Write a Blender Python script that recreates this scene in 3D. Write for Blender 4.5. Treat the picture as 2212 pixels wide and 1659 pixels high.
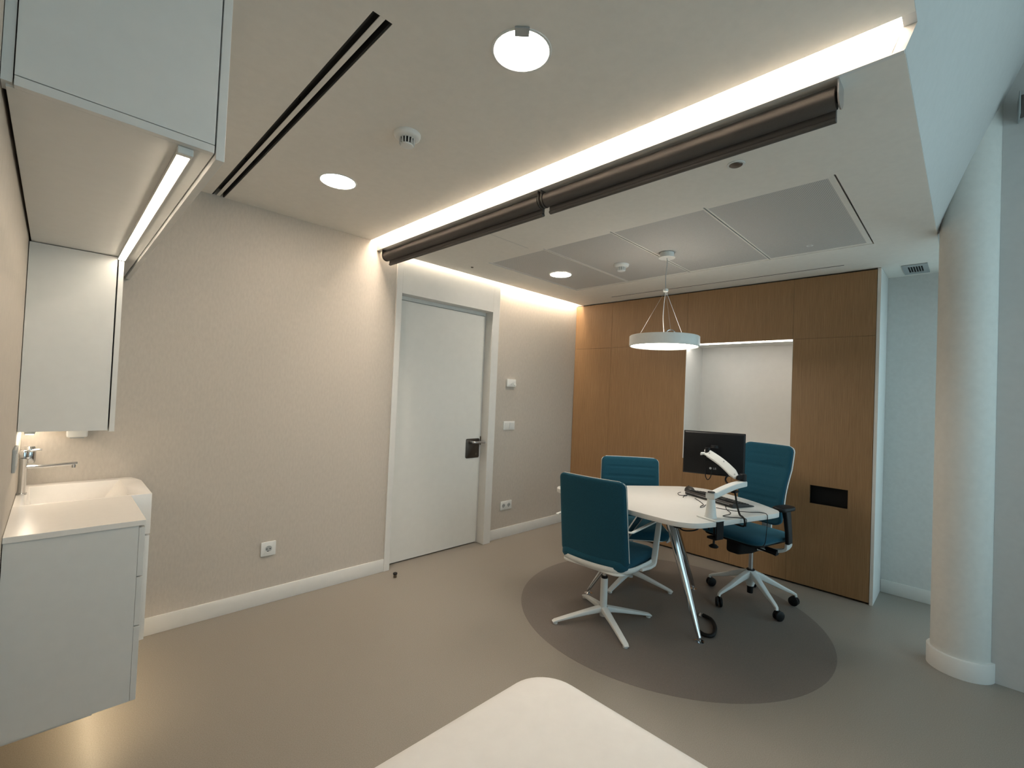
import bpy, bmesh, math, random
from math import sin, cos, pi, radians, sqrt, atan2, hypot
from mathutils import Vector, Matrix
random.seed(4)
S = bpy.context.scene
for o in list(bpy.data.objects):
    bpy.data.objects.remove(o)
COL = S.collection

# ------------------------------------------------------------------ camera
HC = 1.40
YAW, PIT, ROL, FPX = 0.7848346, 0.0199979, 0.0427341, 988.97
f_ = Vector((cos(PIT)*cos(YAW), cos(PIT)*sin(YAW), sin(PIT)))
r_ = Vector((sin(YAW), -cos(YAW), 0)); u_ = r_.cross(f_)
rr = r_*cos(ROL)+u_*sin(ROL); uu = u_*cos(ROL)-r_*sin(ROL)
cd = bpy.data.cameras.new('camera'); cam = bpy.data.objects.new('camera', cd); COL.objects.link(cam)
cd.sensor_fit = 'HORIZONTAL'; cd.sensor_width = 36.0; cd.lens = 36.0*FPX/2212.0
cd.clip_start = 0.02; cd.clip_end = 100
M = Matrix.Identity(4)
for i in range(3):
    M[i][0] = rr[i]; M[i][1] = uu[i]; M[i][2] = -f_[i]
M.translation = (0, 0, HC)
cam.matrix_world = M
S.camera = cam

# ------------------------------------------------------------------ world, exposure
SKY = 1.5
LAMP = 1.0
S.view_settings.view_transform = 'Standard'; S.view_settings.look = 'None'
S.view_settings.gamma = 1.0; S.view_settings.use_curve_mapping = False
S.view_settings.exposure = 1.07
w = bpy.data.worlds.new('sky'); S.world = w; w.use_nodes = True
wn = w.node_tree.nodes; wl = w.node_tree.links; wn.clear()
wo = wn.new('ShaderNodeOutputWorld'); wb = wn.new('ShaderNodeBackground')
tc = wn.new('ShaderNodeTexCoord'); sx = wn.new('ShaderNodeSeparateXYZ'); cr = wn.new('ShaderNodeValToRGB')
wl.new(tc.outputs['Generated'], sx.inputs[0]); wl.new(sx.outputs[2], cr.inputs[0])
cr.color_ramp.elements[0].position = 0.0; cr.color_ramp.elements[0].color = (0.58, 0.77, 0.86, 1)
cr.color_ramp.elements[1].position = 1.0; cr.color_ramp.elements[1].color = (0.46, 0.66, 0.80, 1)
wl.new(cr.outputs[0], wb.inputs[0]); wb.inputs[1].default_value = SKY
wl.new(wb.outputs[0], wo.inputs[0])

def portal(name, loc, rot, sx_, sy_):
    L = bpy.data.lights.new(name, 'AREA'); L.shape = 'RECTANGLE'; L.size = sx_; L.size_y = sy_
    L.cycles.is_portal = True
    o = bpy.data.objects.new(name, L); COL.objects.link(o); o.location = loc; o.rotation_euler = rot
# daylight portals just inside the two windows
portal('window_portal', (2.16, -1.745, 1.725), (radians(90), 0, radians(180)), 2.72, 2.44)
portal('window_portal', (4.08, -0.10, 1.25), (radians(90), 0, radians(180)), 0.84, 2.2)

# ------------------------------------------------------------------ materials
def nt(name):
    m = bpy.data.materials.new(name); m.use_nodes = True
    n = m.node_tree.nodes; l = m.node_tree.links
    return m, n, l, n['Principled BSDF']
def mat(name, c, rough=0.5, metal=0.0, noise=0.0, scale=60.0, bump=0.0, bscale=200.0, stretch=None, spec=None, coat=0.0):
    m, n, l, b = nt(name)
    b.inputs['Base Color'].default_value = (*c, 1); b.inputs['Roughness'].default_value = rough; b.inputs['Metallic'].default_value = metal
    if spec is not None: b.inputs['Specular IOR Level'].default_value = spec
    if coat: b.inputs['Coat Weight'].default_value = coat; b.inputs['Coat Roughness'].default_value = 0.08
    if noise or bump:
        g = n.new('ShaderNodeNewGeometry'); mp = n.new('ShaderNodeMapping')
        l.new(g.outputs['Position'], mp.inputs[0])
        if stretch: mp.inputs['Scale'].default_value = stretch
    if noise:
        t = n.new('ShaderNodeTexNoise'); t.inputs['Scale'].default_value = scale; t.inputs['Detail'].default_value = 4
        l.new(mp.outputs[0], t.inputs[0])
        r = n.new('ShaderNodeValToRGB')
        r.color_ramp.elements[0].position = 0.3; r.color_ramp.elements[1].position = 0.7
        r.color_ramp.elements[0].color = (*[x*(1-noise) for x in c], 1); r.color_ramp.elements[1].color = (*[min(1, x*(1+noise)) for x in c], 1)
        l.new(t.outputs[0], r.inputs[0]); l.new(r.outputs[0], b.inputs['Base Color'])
    if bump:
        t2 = n.new('ShaderNodeTexNoise'); t2.inputs['Scale'].default_value = bscale; t2.inputs['Detail'].default_value = 3
        l.new(mp.outputs[0], t2.inputs[0])
        bp = n.new('ShaderNodeBump'); bp.inputs['Strength'].default_value = bump; bp.inputs['Distance'].default_value = 0.002
        l.new(t2.outputs[0], bp.inputs['Height']); l.new(bp.outputs[0], b.inputs['Normal'])
    return m
def emit(name, c, s):
    m, n, l, b = nt(name)
    b.inputs['Base Color'].default_value = (0.9, 0.9, 0.9, 1)
    b.inputs['Emission Color'].default_value = (*c, 1); b.inputs['Emission Strength'].default_value = s
    return m
def glassmat(name):
    m = bpy.data.materials.new(name); m.use_nodes = True; n = m.node_tree.nodes; l = m.node_tree.links; n.clear()
    o = n.new('ShaderNodeOutputMaterial'); mx = n.new('ShaderNodeMixShader'); t = n.new('ShaderNodeBsdfTransparent'); g = n.new('ShaderNodeBsdfGlossy')
    g.inputs['Roughness'].default_value = 0.02; t.inputs[0].default_value = (0.93, 0.96, 0.95, 1)
    mx.inputs[0].default_value = 0.08; l.new(t.outputs[0], mx.inputs[1]); l.new(g.outputs[0], mx.inputs[2]); l.new(mx.outputs[0], o.inputs[0])
    return m
def woodmat():
    m, n, l, b = nt('oak_veneer')
    g = n.new('ShaderNodeNewGeometry'); mp = n.new('ShaderNodeMapping'); mp.inputs['Scale'].default_value = (1, 1, 0.022)
    l.new(g.outputs['Position'], mp.inputs[0])
    t = n.new('ShaderNodeTexNoise'); t.inputs['Scale'].default_value = 230; t.inputs['Detail'].default_value = 5; t.inputs['Roughness'].default_value = 0.65
    l.new(mp.outputs[0], t.inputs[0])
    mp2 = n.new('ShaderNodeMapping'); mp2.inputs['Scale'].default_value = (1, 1, 0.12); l.new(g.outputs['Position'], mp2.inputs[0])
    t2 = n.new('ShaderNodeTexNoise'); t2.inputs['Scale'].default_value = 14; t2.inputs['Detail'].default_value = 3; l.new(mp2.outputs[0], t2.inputs[0])
    r = n.new('ShaderNodeValToRGB'); r.color_ramp.elements[0].position = 0.33; r.color_ramp.elements[1].position = 0.68
    r.color_ramp.elements[0].color = (0.250, 0.140, 0.063, 1); r.color_ramp.elements[1].color = (0.355, 0.212, 0.103, 1)
    l.new(t.outputs[0], r.inputs[0])
    mx = n.new('ShaderNodeMixRGB'); mx.blend_type = 'MULTIPLY'; mx.inputs[0].default_value = 0.35
    r2 = n.new('ShaderNodeValToRGB'); r2.color_ramp.elements[0].position = 0.3; r2.color_ramp.elements[1].position = 0.7
    r2.color_ramp.elements[0].color = (0.8, 0.78, 0.74, 1); r2.color_ramp.elements[1].color = (1.0, 1.0, 1.0, 1)
    l.new(t2.outputs[0], r2.inputs[0]); l.new(r.outputs[0], mx.inputs[1]); l.new(r2.outputs[0], mx.inputs[2]); l.new(mx.outputs[0], b.inputs['Base Color'])
    b.inputs['Roughness'].default_value = 0.48
    bp = n.new('ShaderNodeBump'); bp.inputs['Strength'].default_value = 0.12; bp.inputs['Distance'].default_value = 0.001
    l.new(t.outputs[0], bp.inputs['Height']); l.new(bp.outputs[0], b.inputs['Normal'])
    return m
def perfmat():
    # painted metal with a fine grid of round holes
    m, n, l, b = nt('perforated_metal')
    g = n.new('ShaderNodeNewGeometry'); sp = n.new('ShaderNodeSeparateXYZ'); l.new(g.outputs['Position'], sp.inputs[0])
    def cell(k):
        a = n.new('ShaderNodeMath'); a.operation = 'MULTIPLY'; a.inputs[1].default_value = 1/0.0065; l.new(sp.outputs[k], a.inputs[0])
        f = n.new('ShaderNodeMath'); f.operation = 'FRACT'; l.new(a.outputs[0], f.inputs[0])
        s = n.new('ShaderNodeMath'); s.operation = 'SUBTRACT'; s.inputs[1].default_value = 0.5; l.new(f.outputs[0], s.inputs[0])
        q = n.new('ShaderNodeMath'); q.operation = 'MULTIPLY'; l.new(s.outputs[0], q.inputs[0]); l.new(s.outputs[0], q.inputs[1])
        return q
    x, y = cell(0), cell(1)
    ad = n.new('ShaderNodeMath'); ad.operation = 'ADD'; l.new(x.outputs[0], ad.inputs[0]); l.new(y.outputs[0], ad.inputs[1])
    lt = n.new('ShaderNodeMath'); lt.operation = 'LESS_THAN'; lt.inputs[1].default_value = 0.075; l.new(ad.outputs[0], lt.inputs[0])
    mx = n.new('ShaderNodeMixRGB'); l.new(lt.outputs[0], mx.inputs[0])
    mx.inputs[1].default_value = (0.60, 0.59, 0.57, 1); mx.inputs[2].default_value = (0.12, 0.12, 0.12, 1)
    l.new(mx.outputs[0], b.inputs['Base Color']); b.inputs['Roughness'].default_value = 0.6
    return m
def fabric(name, c):
    m, n, l, b = nt(name)
    t = n.new('ShaderNodeTexCoord')
    no = n.new('ShaderNodeTexNoise'); no.inputs['Scale'].default_value = 420; no.inputs['Detail'].default_value = 2; l.new(t.outputs['Object'], no.inputs[0])
    r = n.new('ShaderNodeValToRGB'); r.color_ramp.elements[0].position = 0.3; r.color_ramp.elements[1].position = 0.7
    r.color_ramp.elements[0].color = (*[x*0.78 for x in c], 1); r.color_ramp.elements[1].color = (*[x*1.22 for x in c], 1)
    l.new(no.outputs[0], r.inputs[0]); l.new(r.outputs[0], b.inputs['Base Color'])
    b.inputs['Roughness'].default_value = 0.95; b.inputs['Specular IOR Level'].default_value = 0.15
    b.inputs['Sheen Weight'].default_value = 0.25; b.inputs['Sheen Roughness'].default_value = 0.5; b.inputs['Sheen Tint'].default_value = (0.4, 0.75, 0.85, 1)
    bp = n.new('ShaderNodeBump'); bp.inputs['Strength'].default_value = 0.2; bp.inputs['Distance'].default_value = 0.001
    l.new(no.outputs[0], bp.inputs['Height']); l.new(bp.outputs[0], b.inputs['Normal'])
    return m

WALLC = (0.515, 0.465, 0.405)
m_wall = mat('vinyl_wall_covering', WALLC, 0.75, noise=0.05, scale=90, bump=0.25, bscale=450, stretch=(1, 1, 0.35))
m_wallw = mat('white_wall_paint', (0.62, 0.62, 0.60), 0.8, noise=0.03, scale=40, bump=0.1, bscale=300)
m_bulk = mat('bulkhead_paint', (0.54, 0.535, 0.52), 0.85, noise=0.02, scale=30, bump=0.08, bscale=350)
m_ceil = mat('ceiling_paint', (0.76, 0.73, 0.675), 0.85, noise=0.02, scale=30, bump=0.08, bscale=350)
m_floor = mat('beige_vinyl_floor', (0.255, 0.228, 0.195), 0.42, noise=0.16, scale=260, bump=0.05, bscale=300)
m_disc = mat('dark_taupe_vinyl', (0.166, 0.142, 0.125), 0.45, noise=0.16, scale=260, bump=0.05, bscale=300)
m_trim = mat('white_lacquer', (0.70, 0.69, 0.66), 0.42, noise=0.015, scale=20)
m_door = mat('door_laminate', (0.72, 0.71, 0.67), 0.45, noise=0.015, scale=20)
m_cab = mat('cabinet_laminate', (0.70, 0.70, 0.68), 0.42, noise=0.015, scale=25)
m_solid = mat('white_solid_surface', (0.84, 0.81, 0.77), 0.22, noise=0.01, scale=50)
m_wood = woodmat()
m_perf = perfmat()
m_gap = mat('dark_gap', (0.012, 0.011, 0.010), 0.8, noise=0.1, scale=20)
m_black = mat('black_plastic', (0.006, 0.006, 0.0065), 0.5, noise=0.1, scale=80, spec=0.25)
m_blackm = mat('black_matte', (0.005, 0.005, 0.0055), 0.65, noise=0.1, scale=80, spec=0.2)
m_kb = mat('dark_brown_black_plastic', (0.010, 0.008, 0.0075), 0.45, noise=0.1, scale=80)
m_teal = fabric('teal_wool', (0.010, 0.058, 0.090))
m_white = mat('white_plastic', (0.70, 0.71, 0.69), 0.38, noise=0.015, scale=40)
m_whitem = mat('white_powder_coat', (0.68, 0.69, 0.67), 0.42, noise=0.015, scale=40)
m_table = mat('white_table_laminate', (0.665, 0.65, 0.62), 0.35, noise=0.01, scale=60)
m_chrome = mat('chrome', (0.62, 0.63, 0.64), 0.14, 1.0, noise=0.03, scale=15)
m_steel = mat('brushed_steel', (0.115, 0.098, 0.085), 0.4, 1.0, noise=0.08, scale=60, stretch=(1, 1, 8))
m_bronze = mat('dark_metal', (0.16, 0.13, 0.10), 0.4, 1.0, noise=0.06, scale=60)
m_silver = mat('satin_silver', (0.55, 0.55, 0.56), 0.3, 1.0, noise=0.03, scale=30)
m_blind = mat('taupe_blind_fabric', (0.088, 0.078, 0.071), 0.95, noise=0.1, scale=600, bump=0.15, bscale=700)
m_blindbar = mat('taupe_hem_bar', (0.075, 0.067, 0.061), 0.6, noise=0.05, scale=60)
m_couch = mat('cream_vinyl', (0.78, 0.765, 0.745), 0.45, noise=0.02, scale=25, bump=0.06, bscale=260)
m_colm = mat('column_plaster', (0.66, 0.655, 0.62), 0.75, noise=0.03, scale=30, bump=0.08, bscale=250)
m_grille = mat('grey_grille_metal', (0.36, 0.38, 0.38), 0.5, noise=0.03, scale=50)
m_glass = glassmat('window_glass')
WARM = (1.0, 0.83, 0.62); NEU = (1.0, 0.90, 0.76)
e_down = emit('downlight_diffuser', (1.0, 0.85, 0.70), 38*LAMP)
e_pend = emit('pendant_diffuser', (1.0, 0.92, 0.80), 9*LAMP)
e_up = emit('pendant_uplight', (1.0, 0.90, 0.76), 3*LAMP)
e_cove = emit('cove_led', (1.0, 0.85, 0.70), 25*LAMP)
e_cove2 = emit('wall_cove_led', (1.0, 0.86, 0.70), 27*LAMP)
e_cab = emit('cabinet_led', (1.0, 0.86, 0.68), 13*LAMP)
e_toe = emit('plinth_led', (1.0, 0.78, 0.50), 14*LAMP)
e_niche = emit('niche_led', (1.0, 0.93, 0.85), 6.5*LAMP)

# ------------------------------------------------------------------ mesh helpers
class MB:
    def __init__(s): s.v = []; s.f = []
    def add(s, vs, fs, T=None):
        n = len(s.v)
        s.v += [tuple(T @ Vector(p)) if T else tuple(p) for p in vs]
        s.f += [tuple(i+n for i in q) for q in fs]
        return s
    def box(s, x0, x1, y0, y1, z0, z1, T=None):
        vs = [(x0,y0,z0),(x1,y0,z0),(x1,y1,z0),(x0,y1,z0),(x0,y0,z1),(x1,y0,z1),(x1,y1,z1),(x0,y1,z1)]
        return s.add(vs, [(3,2,1,0),(4,5,6,7),(0,1,5,4),(1,2,6,5),(2,3,7,6),(3,0,4,7)], T)
    def cyl(s, p0, p1, r0, r1=None, n=24, caps=True):
        r1 = r0 if r1 is None else r1
        p0 = Vector(p0); p1 = Vector(p1); d = (p1-p0).normalized()
        a = d.orthogonal().normalized(); b = d.cross(a)
        vs = [p0+(a*cos(2*pi*i/n)+b*sin(2*pi*i/n))*r0 for i in range(n)]+[p1+(a*cos(2*pi*i/n)+b*sin(2*pi*i/n))*r1 for i in range(n)]
        fs = [(i, (i+1) % n, n+(i+1) % n, n+i) for i in range(n)]
        if caps: fs += [tuple(range(n-1, -1, -1)), tuple(range(n, 2*n))]
        return s.add(vs, fs)
    def lathe(s, prof, n=40, c=(0, 0, 0), T=None, closed=False):
        vs = []; fs = []
        for r, z in prof:
            vs += [(c[0]+r*cos(2*pi*i/n), c[1]+r*sin(2*pi*i/n), c[2]+z) for i in range(n)]
        k = len(prof)
        for j in range(k if closed else k-1):
            a = j*n; b = ((j+1) % k)*n
            fs += [(a+i, a+(i+1) % n, b+(i+1) % n, b+i) for i in range(n)]
        if not closed:
            if prof[0][0] > 1e-6: fs.append(tuple(range(n-1, -1, -1)))
            if prof[-1][0] > 1e-6: fs.append(tuple((k-1)*n+i for i in range(n)))
        return s.add(vs, fs, T)
    def prism(s, poly, z0, z1, T=None):
        n = len(poly)
        vs = [(x, y, z0) for x, y in poly]+[(x, y, z1) for x, y in poly]
        fs = [tuple(range(n-1, -1, -1)), tuple(range(n, 2*n))]+[(i, (i+1) % n, n+(i+1) % n, n+i) for i in range(n)]
        return s.add(vs, fs, T)
    def sweep(s, path, prof, up=(0, 0, 1), scales=None, ups=None, caps=True):
        """prof: list of (side, up) points; path: points"""
        P = [Vector(p) for p in path]; n = len(prof); vs = []; fs = []
        for i, p in enumerate(P):
            d = (P[min(i+1, len(P)-1)]-P[max(i-1, 0)]).normalized()
            U = Vector(ups[i] if ups else up)
            sd = d.cross(U)
            if sd.length < 1e-5: sd = d.orthogonal()
            sd.normalize(); U = sd.cross(d).normalized()
            k = scales[i] if scales else 1
            ks, ku = k if isinstance(k, tuple) else (k, k)
            vs += [p+sd*a*ks+U*b*ku for a, b in prof]
        for i in range(len(P)-1):
            fs += [(i*n+j, i*n+(j+1) % n, (i+1)*n+(j+1) % n, (i+1)*n+j) for j in range(n)]
        if caps: fs += [tuple(range(n-1, -1, -1)), tuple((len(P)-1)*n+j for j in range(n))]
        return s.add(vs, fs)
    def tube(s, path, r, n=10, scales=None):
        return s.sweep(path, [(r*cos(2*pi*j/n), r*sin(2*pi*j/n)) for j in range(n)], scales=scales, up=(0.13, 0.07, 0.98))
    def build(s, name, m, parent=None, smooth=40, bevel=0.0, seg=2, loc=None):
        bm = bmesh.new()
        V = [bm.verts.new(p) for p in s.v]
        for q in s.f:
            try: bm.faces.new([V[i] for i in q])
            except ValueError: pass
        bmesh.ops.recalc_face_normals(bm, faces=bm.faces)
        if bevel:
            es = [e for e in bm.edges if len(e.link_faces) == 2 and e.calc_face_angle(0) > radians(32)]
            bmesh.ops.bevel(bm, geom=es, offset=bevel, segments=seg, profile=0.5, affect='EDGES', clamp_overlap=True)
        me = bpy.data.meshes.new(name); bm.to_mesh(me); bm.free()
        me.materials.append(m)
        if smooth:
            for p in me.polygons: p.use_smooth = True
            me.set_sharp_from_angle(angle=radians(smooth))
        o = bpy.data.objects.new(name, me); COL.objects.link(o)
        if parent: o.parent = parent
        if loc: o.location = loc
        return o
def B(x0, x1, y0, y1, z0, z1): return MB().box(x0, x1, y0, y1, z0, z1)
def rrect(x0, x1, y0, y1, r, n=6):
    pts = []
    for cx, cy, a in ((x1-r, y0+r, -90), (x1-r, y1-r, 0), (x0+r, y1-r, 90), (x0+r, y0+r, 180)):
        for i in range(n+1):
            t = radians(a+90*i/n); pts.append((cx+r*cos(t), cy+r*sin(t)))
    return pts
def spline(pts, n=10, closed=False):
    P = [Vector(p) for p in pts]; out = []; k = len(P)
    rng = range(k) if closed else range(k-1)
    for i in rng:
        g = (lambda j: P[j % k]) if closed else (lambda j: P[max(0, min(k-1, j))])
        p0, p1, p2, p3 = g(i-1), g(i), g(i+1), g(i+2)
        for a in range(n):
            t = a/n
            out.append(0.5*((2*p1)+(p2-p0)*t+(2*p0-5*p1+4*p2-p3)*t*t+(3*p1-p0-3*p2+p3)*t**3))
    if not closed: out.append(P[-1])
    return out
def tag(o, label, cat, group=None):
    o['label'] = label; o['category'] = cat
    if group: o['group'] = group
    return o
def thing(name, label, cat, loc=(0, 0, 0), rz=0.0, group=None):
    o = bpy.data.objects.new(name, None); COL.objects.link(o); o.location = loc; o.rotation_euler = (0, 0, rz)
    o.empty_display_size = 0.1
    return tag(o, label, cat, group)
def struct(name, mb, m, **k):
    o = mb.build(name, m, **k); o['kind'] = 'structure'; return o
def structE(name):
    o = bpy.data.objects.new(name, None); COL.objects.link(o); o['kind'] = 'structure'; o.empty_display_size = 0.1; return o
def dup(root, loc, rz, label):
    r = root.copy(); COL.objects.link(r); r.location = loc; r.rotation_euler = (0, 0, rz); r['label'] = label
    for ch in list(root.children):
        c = ch.copy(); COL.objects.link(c); c.parent = r
        for g in list(ch.children):
            d = g.copy(); COL.objects.link(d); d.parent = c
    return r

# ------------------------------------------------------------------ dimensions
YD2 = 3.180   # wall beyond the door frame
XL, YD, XA, XR, YW = -0.093, 3.145, 4.56, 3.525, -1.75   # kitchen wall, door wall, alcove wall, wall by the column, window wall
ZU, ZLO, ZB = 2.485, 2.42, 3.40                             # upper ceiling, lower ceiling, window bay ceiling
YE = 0.145                                                  # edge of the lower ceiling
SL = 2.6                                                    # rise of the sloped bulkhead
def ysl(z): return YE-(z-ZLO)/SL

# ------------------------------------------------------------------ setting
fl = struct('floor', B(XL-.15, XA+.15, YW-.15, YD+.35, -0.12, 0.0), m_floor, smooth=0)
dsc = MB().lathe([(0.0, 0.0), (0.958, 0.0), (0.958, 0.0008), (0.0, 0.0008)], 128, (2.971, 1.437, 0)).build('floor_inlay', m_disc, fl, smooth=0)
struct('wall_left', B(XL-.12, XL, YW-.15, YD+.12, 0, 2.62).box(XL-.12, XL, YW-.15, 0.3, 2.62, ZB+.1), m_wall, smooth=0)
# door wall in two pieces beside the full-height door set
struct('wall_back', B(XL, 1.845, YD, YD+.12, 0, 2.62).box(2.925, XA+.12, YD2, YD2+.12, 0, 2.62), m_wall, smooth=0)
struct('wall_alcove', B(XA, XA+.12, -0.24, YD, 0, 3.5), m_wallw, smooth=0)
# wall running from the column to the window, and the window side of the alcove
struct('wall_right', B(XR, XR+.10, YW-.15, -0.1045, 0, ZB), m_bulk, smooth=0)

# upper ceiling with the slot for the linear diffuser, closed above by a slab
up = MB()
y0u = ysl(ZU)
up.box(XL, 0.604, y0u, YD, ZU, 2.56).box(0.668, 1.61, y0u, YD, ZU, 2.56).box(0.604, 0.668, y0u, 1.235, ZU, 2.56)
struct('ceiling', up, m_ceil, smooth=0)
struct('ceiling', B(XL-.12, XA+.12, ysl(2.565), YD2+.12, 2.565, 2.62), m_ceil, smooth=0)
# lower ceiling, cut out for the metal panels and the front slot
PX0, PX1, PY0, PY1 = 2.383, 3.548, 0.430, 2.705
YC = 3.098
lo = MB()
lo.box(1.68, PX0, YE, YC, ZLO, 2.48).box(PX0, PX1, YE, PY0, ZLO, 2.48).box(PX0, PX1, PY1, YC, ZLO, 2.48)
lo.box(PX1, 3.957, YE, YC, ZLO, 2.48).box(3.980, XA, YE, YC, ZLO, 2.48).box(3.957, 3.980, YE, 0.65, ZLO, 2.48).box(3.957, 3.980, 2.59, YC, ZLO, 2.48)
lo.box(PX0, PX1, PY0, PY1, 2.45, 2.48).box(3.957, 3.980, 0.65, 2.59, 2.455, 2.48)
cl = struct('ceiling', lo, m_ceil, smooth=0)
struct('trim_1', MB().prism([(ysl(ZLO)+.001, ZLO), (YD, ZLO), (YD, 2.563), (ysl(2.563)+.0305, 2.563), (ysl(ZLO+.003)+.0305, ZLO+.003), (ysl(ZLO+.003)+.001, ZLO+.003)], 1.662, 1.68, Matrix(((0,0,1,0),(1,0,0,0),(0,1,0,0),(0,0,0,1)))).box(1.68, 1.70, YC, YD, ZLO, 2.48), m_trim, smooth=0)
# four perforated metal panels
ys = [PY0+.004, 1.010, 1.587, 2.135, PY1-.004]
for i in range(4):
    MB().box(PX0+.004, PX1-.004, ys[i]+.004, ys[i+1]-.004, ZLO+.004, ZLO+.012).build('ceiling_panel', m_perf, cl, smooth=0)
    mb = MB()
    for a, b_, c_, d_ in ((PX0+.004, PX0+.03, ys[i]+.004, ys[i+1]-.004), (PX1-.03, PX1-.004, ys[i]+.004, ys[i+1]-.004)):
        mb.box(a, b_, c_, d_, ZLO+.003, ZLO+.0045)
    for yy in (ys[i]+.004, ys[i+1]-.012):
        mb.box(PX0+.03, PX1-.03, yy, yy+.008, ZLO+.003, ZLO+.0045)
    if i == 0: mb.box(PX0+.03, PX1-.03, ys[0]+.012, ys[0]+.030, ZLO+.003, ZLO+.0045)
    mb.build('panel_border', m_ceil, cl, smooth=0)
# hairline joint of an access panel in the lower ceiling
B(1.86, 2.31, 2.203, 2.2055, ZLO-.0006, ZLO+.002).build('ceiling_joint', m_grille, cl, smooth=0)
# sloped bulkhead up into the window bay
bp_ = [(XL, ZU+.003), (1.663, ZU+.003), (1.663, ZLO+.003), (XA, ZLO+.003), (XA, ZB), (XL, ZB)]
sb = MB(); nb_ = len(bp_)
sb.add([(x, ysl(z), z) for x, z in bp_]+[(x, ysl(z)+.03, z) for x, z in bp_], [tuple(range(nb_)), tuple(range(2*nb_-1, nb_-1, -1))]+[(k, nb_+k, nb_+(k+1) % nb_, (k+1) % nb_) for k in range(nb_)])
struct('ceiling', sb, m_bulk, smooth=0)
struct('ceiling', B(XL-.12, XA+.12, YW-.15, ysl(ZB)+.05, ZB, ZB+.1), m_wallw, smooth=0)
# baseboards
struct('baseboard_back', B(0.34, 1.838, YD-.012, YD, 0, 0.095).box(2.932, 4.168, YD2-.012, YD2, 0, 0.095), m_trim, bevel=.002)
struct('baseboard_alcove', B(XA-.012, XA, -0.10, 0.458, 0, 0.095), m_trim, bevel=.002)
struct('baseboard_left', B(XL, XL+.012, YW, 1.9, 0, 0.095), m_trim, bevel=.002)
# round column with its skirting
colm = struct('column', MB().lathe([(0.122, 0.0), (0.122, 3.38)], 72, (3.56, 0.013, 0)), m_colm)
MB().lathe([(0.1225, 0.0), (0.137, 0.0), (0.137, 0.097), (0.135, 0.1), (0.1225, 0.1)], 72, (3.56, 0.013, 0)).build('column_skirting', m_trim, colm)

# ---- windows (behind the viewer and beside the alcove)
def window(name, x0, x1, y, z0, z1, nx, zt):
    W_ = structE(name)
    f = MB(); d = 0.03; t = 0.05
    f.box(x0, x1, y-d, y+d, z0, z0+t).box(x0, x1, y-d, y+d, z1-t, z1)
    for i in range(nx+1):
        xx = x0+(x1-x0-t)*i/nx
        f.box(xx, xx+t, y-d, y+d, z0+t, z1-t)
    if zt:
        for i in range(nx):
            xa = x0+(x1-x0-t)*i/nx+t; xb = x0+(x1-x0-t)*(i+1)/nx
            f.box(xa, xb, y-d, y+d, zt, zt+t)
    f.build('window_frame', m_grille, W_, smooth=0)
    for i in range(nx):
        xa = x0+(x1-x0-t)*i/nx+t; xb = x0+(x1-x0-t)*(i+1)/nx
        for za, zb in (((z0+t, zt), (zt+t, z1-t)) if zt else ((z0+t, z1-t),)):
            B(xa, xb, y-.004, y+.004, za, zb).build('pane', m_glass, W_, smooth=0)
    return W_
window('window_1', 0.80, XR, YW-.05, 0.50, 2.95, 3, 2.40)
struct('wall_window', B(XL, XR, YW-.15, YW, 0, 0.50).box(XL, 0.80, YW-.15, YW, 0.50, ZB).box(0.80, XR, YW-.15, YW, 2.95, ZB), m_wallw, smooth=0)
window('window_2', XR+.10, XA, -0.165, 0.02, 2.36, 1, 0)
struct('trim_2', B(XR+.10, XA, -0.195, -0.135, 2.36, ZB), m_wallw, smooth=0)

# ---- door set
D1 = structE('door_1')
yr = 3.225
fr = MB()
fr.box(1.838, 1.886, YD-.014, yr+.03, 0, 2.545).box(2.848, 2.932, YD-.014, yr+.03, 0, 2.545).box(1.886, 2.848, YD-.014, yr+.03, 2.142, 2.545)
fr.build('door_frame', m_trim, D1, smooth=0, bevel=.0015)
B(1.886, 2.848, yr+.004, yr+.03, 2.112, 2.142).box(1.886, 1.896, yr+.004, yr+.03, 0, 2.112).box(2.838, 2.848, yr+.004, yr+.03, 0, 2.112).build('door_stop_bead', m_trim, D1, smooth=0)
B(1.86, 2.87, yr+.034, yr+.05, 0.0, 2.2).build('gap_backing', m_gap, D1, smooth=0)
lf = B(1.899, 2.835, yr, yr+.03, 0.009, 2.108).build('door_leaf', m_door, D1, smooth=0, bevel=.001)
hp = MB().prism(rrect(2.668, 2.826, 0.79, 0.968, 0.014), 0, 0.006, Matrix(((1,0,0,0),(0,0,-1,yr),(0,1,0,0),(0,0,0,1)))).build('handle_plate', m_steel, lf, bevel=.001)
hl = MB()
hl.cyl((2.715, yr-.006, .938), (2.715, yr-.05, .938), .011, n=20)
hl.tube(spline([(2.715, yr-.045, .938), (2.722, yr-.056, .938), (2.75, yr-.06, .938), (2.80, yr-.06, .938), (2.838, yr-.058, .937), (2.845, yr-.045, .936)], 6), .0105, 14)
hl.build('door_lever', m_silver, lf)
MB().cyl((2.79, yr-.006, .825), (2.79, yr-.009, .825), .011, n=20).build('lock_cylinder', m_bronze, lf)
B(2.8365, 2.8475, yr-.0015, yr+.004, .905, .985).build('strike_plate', m_bronze, D1, smooth=0)

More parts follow.
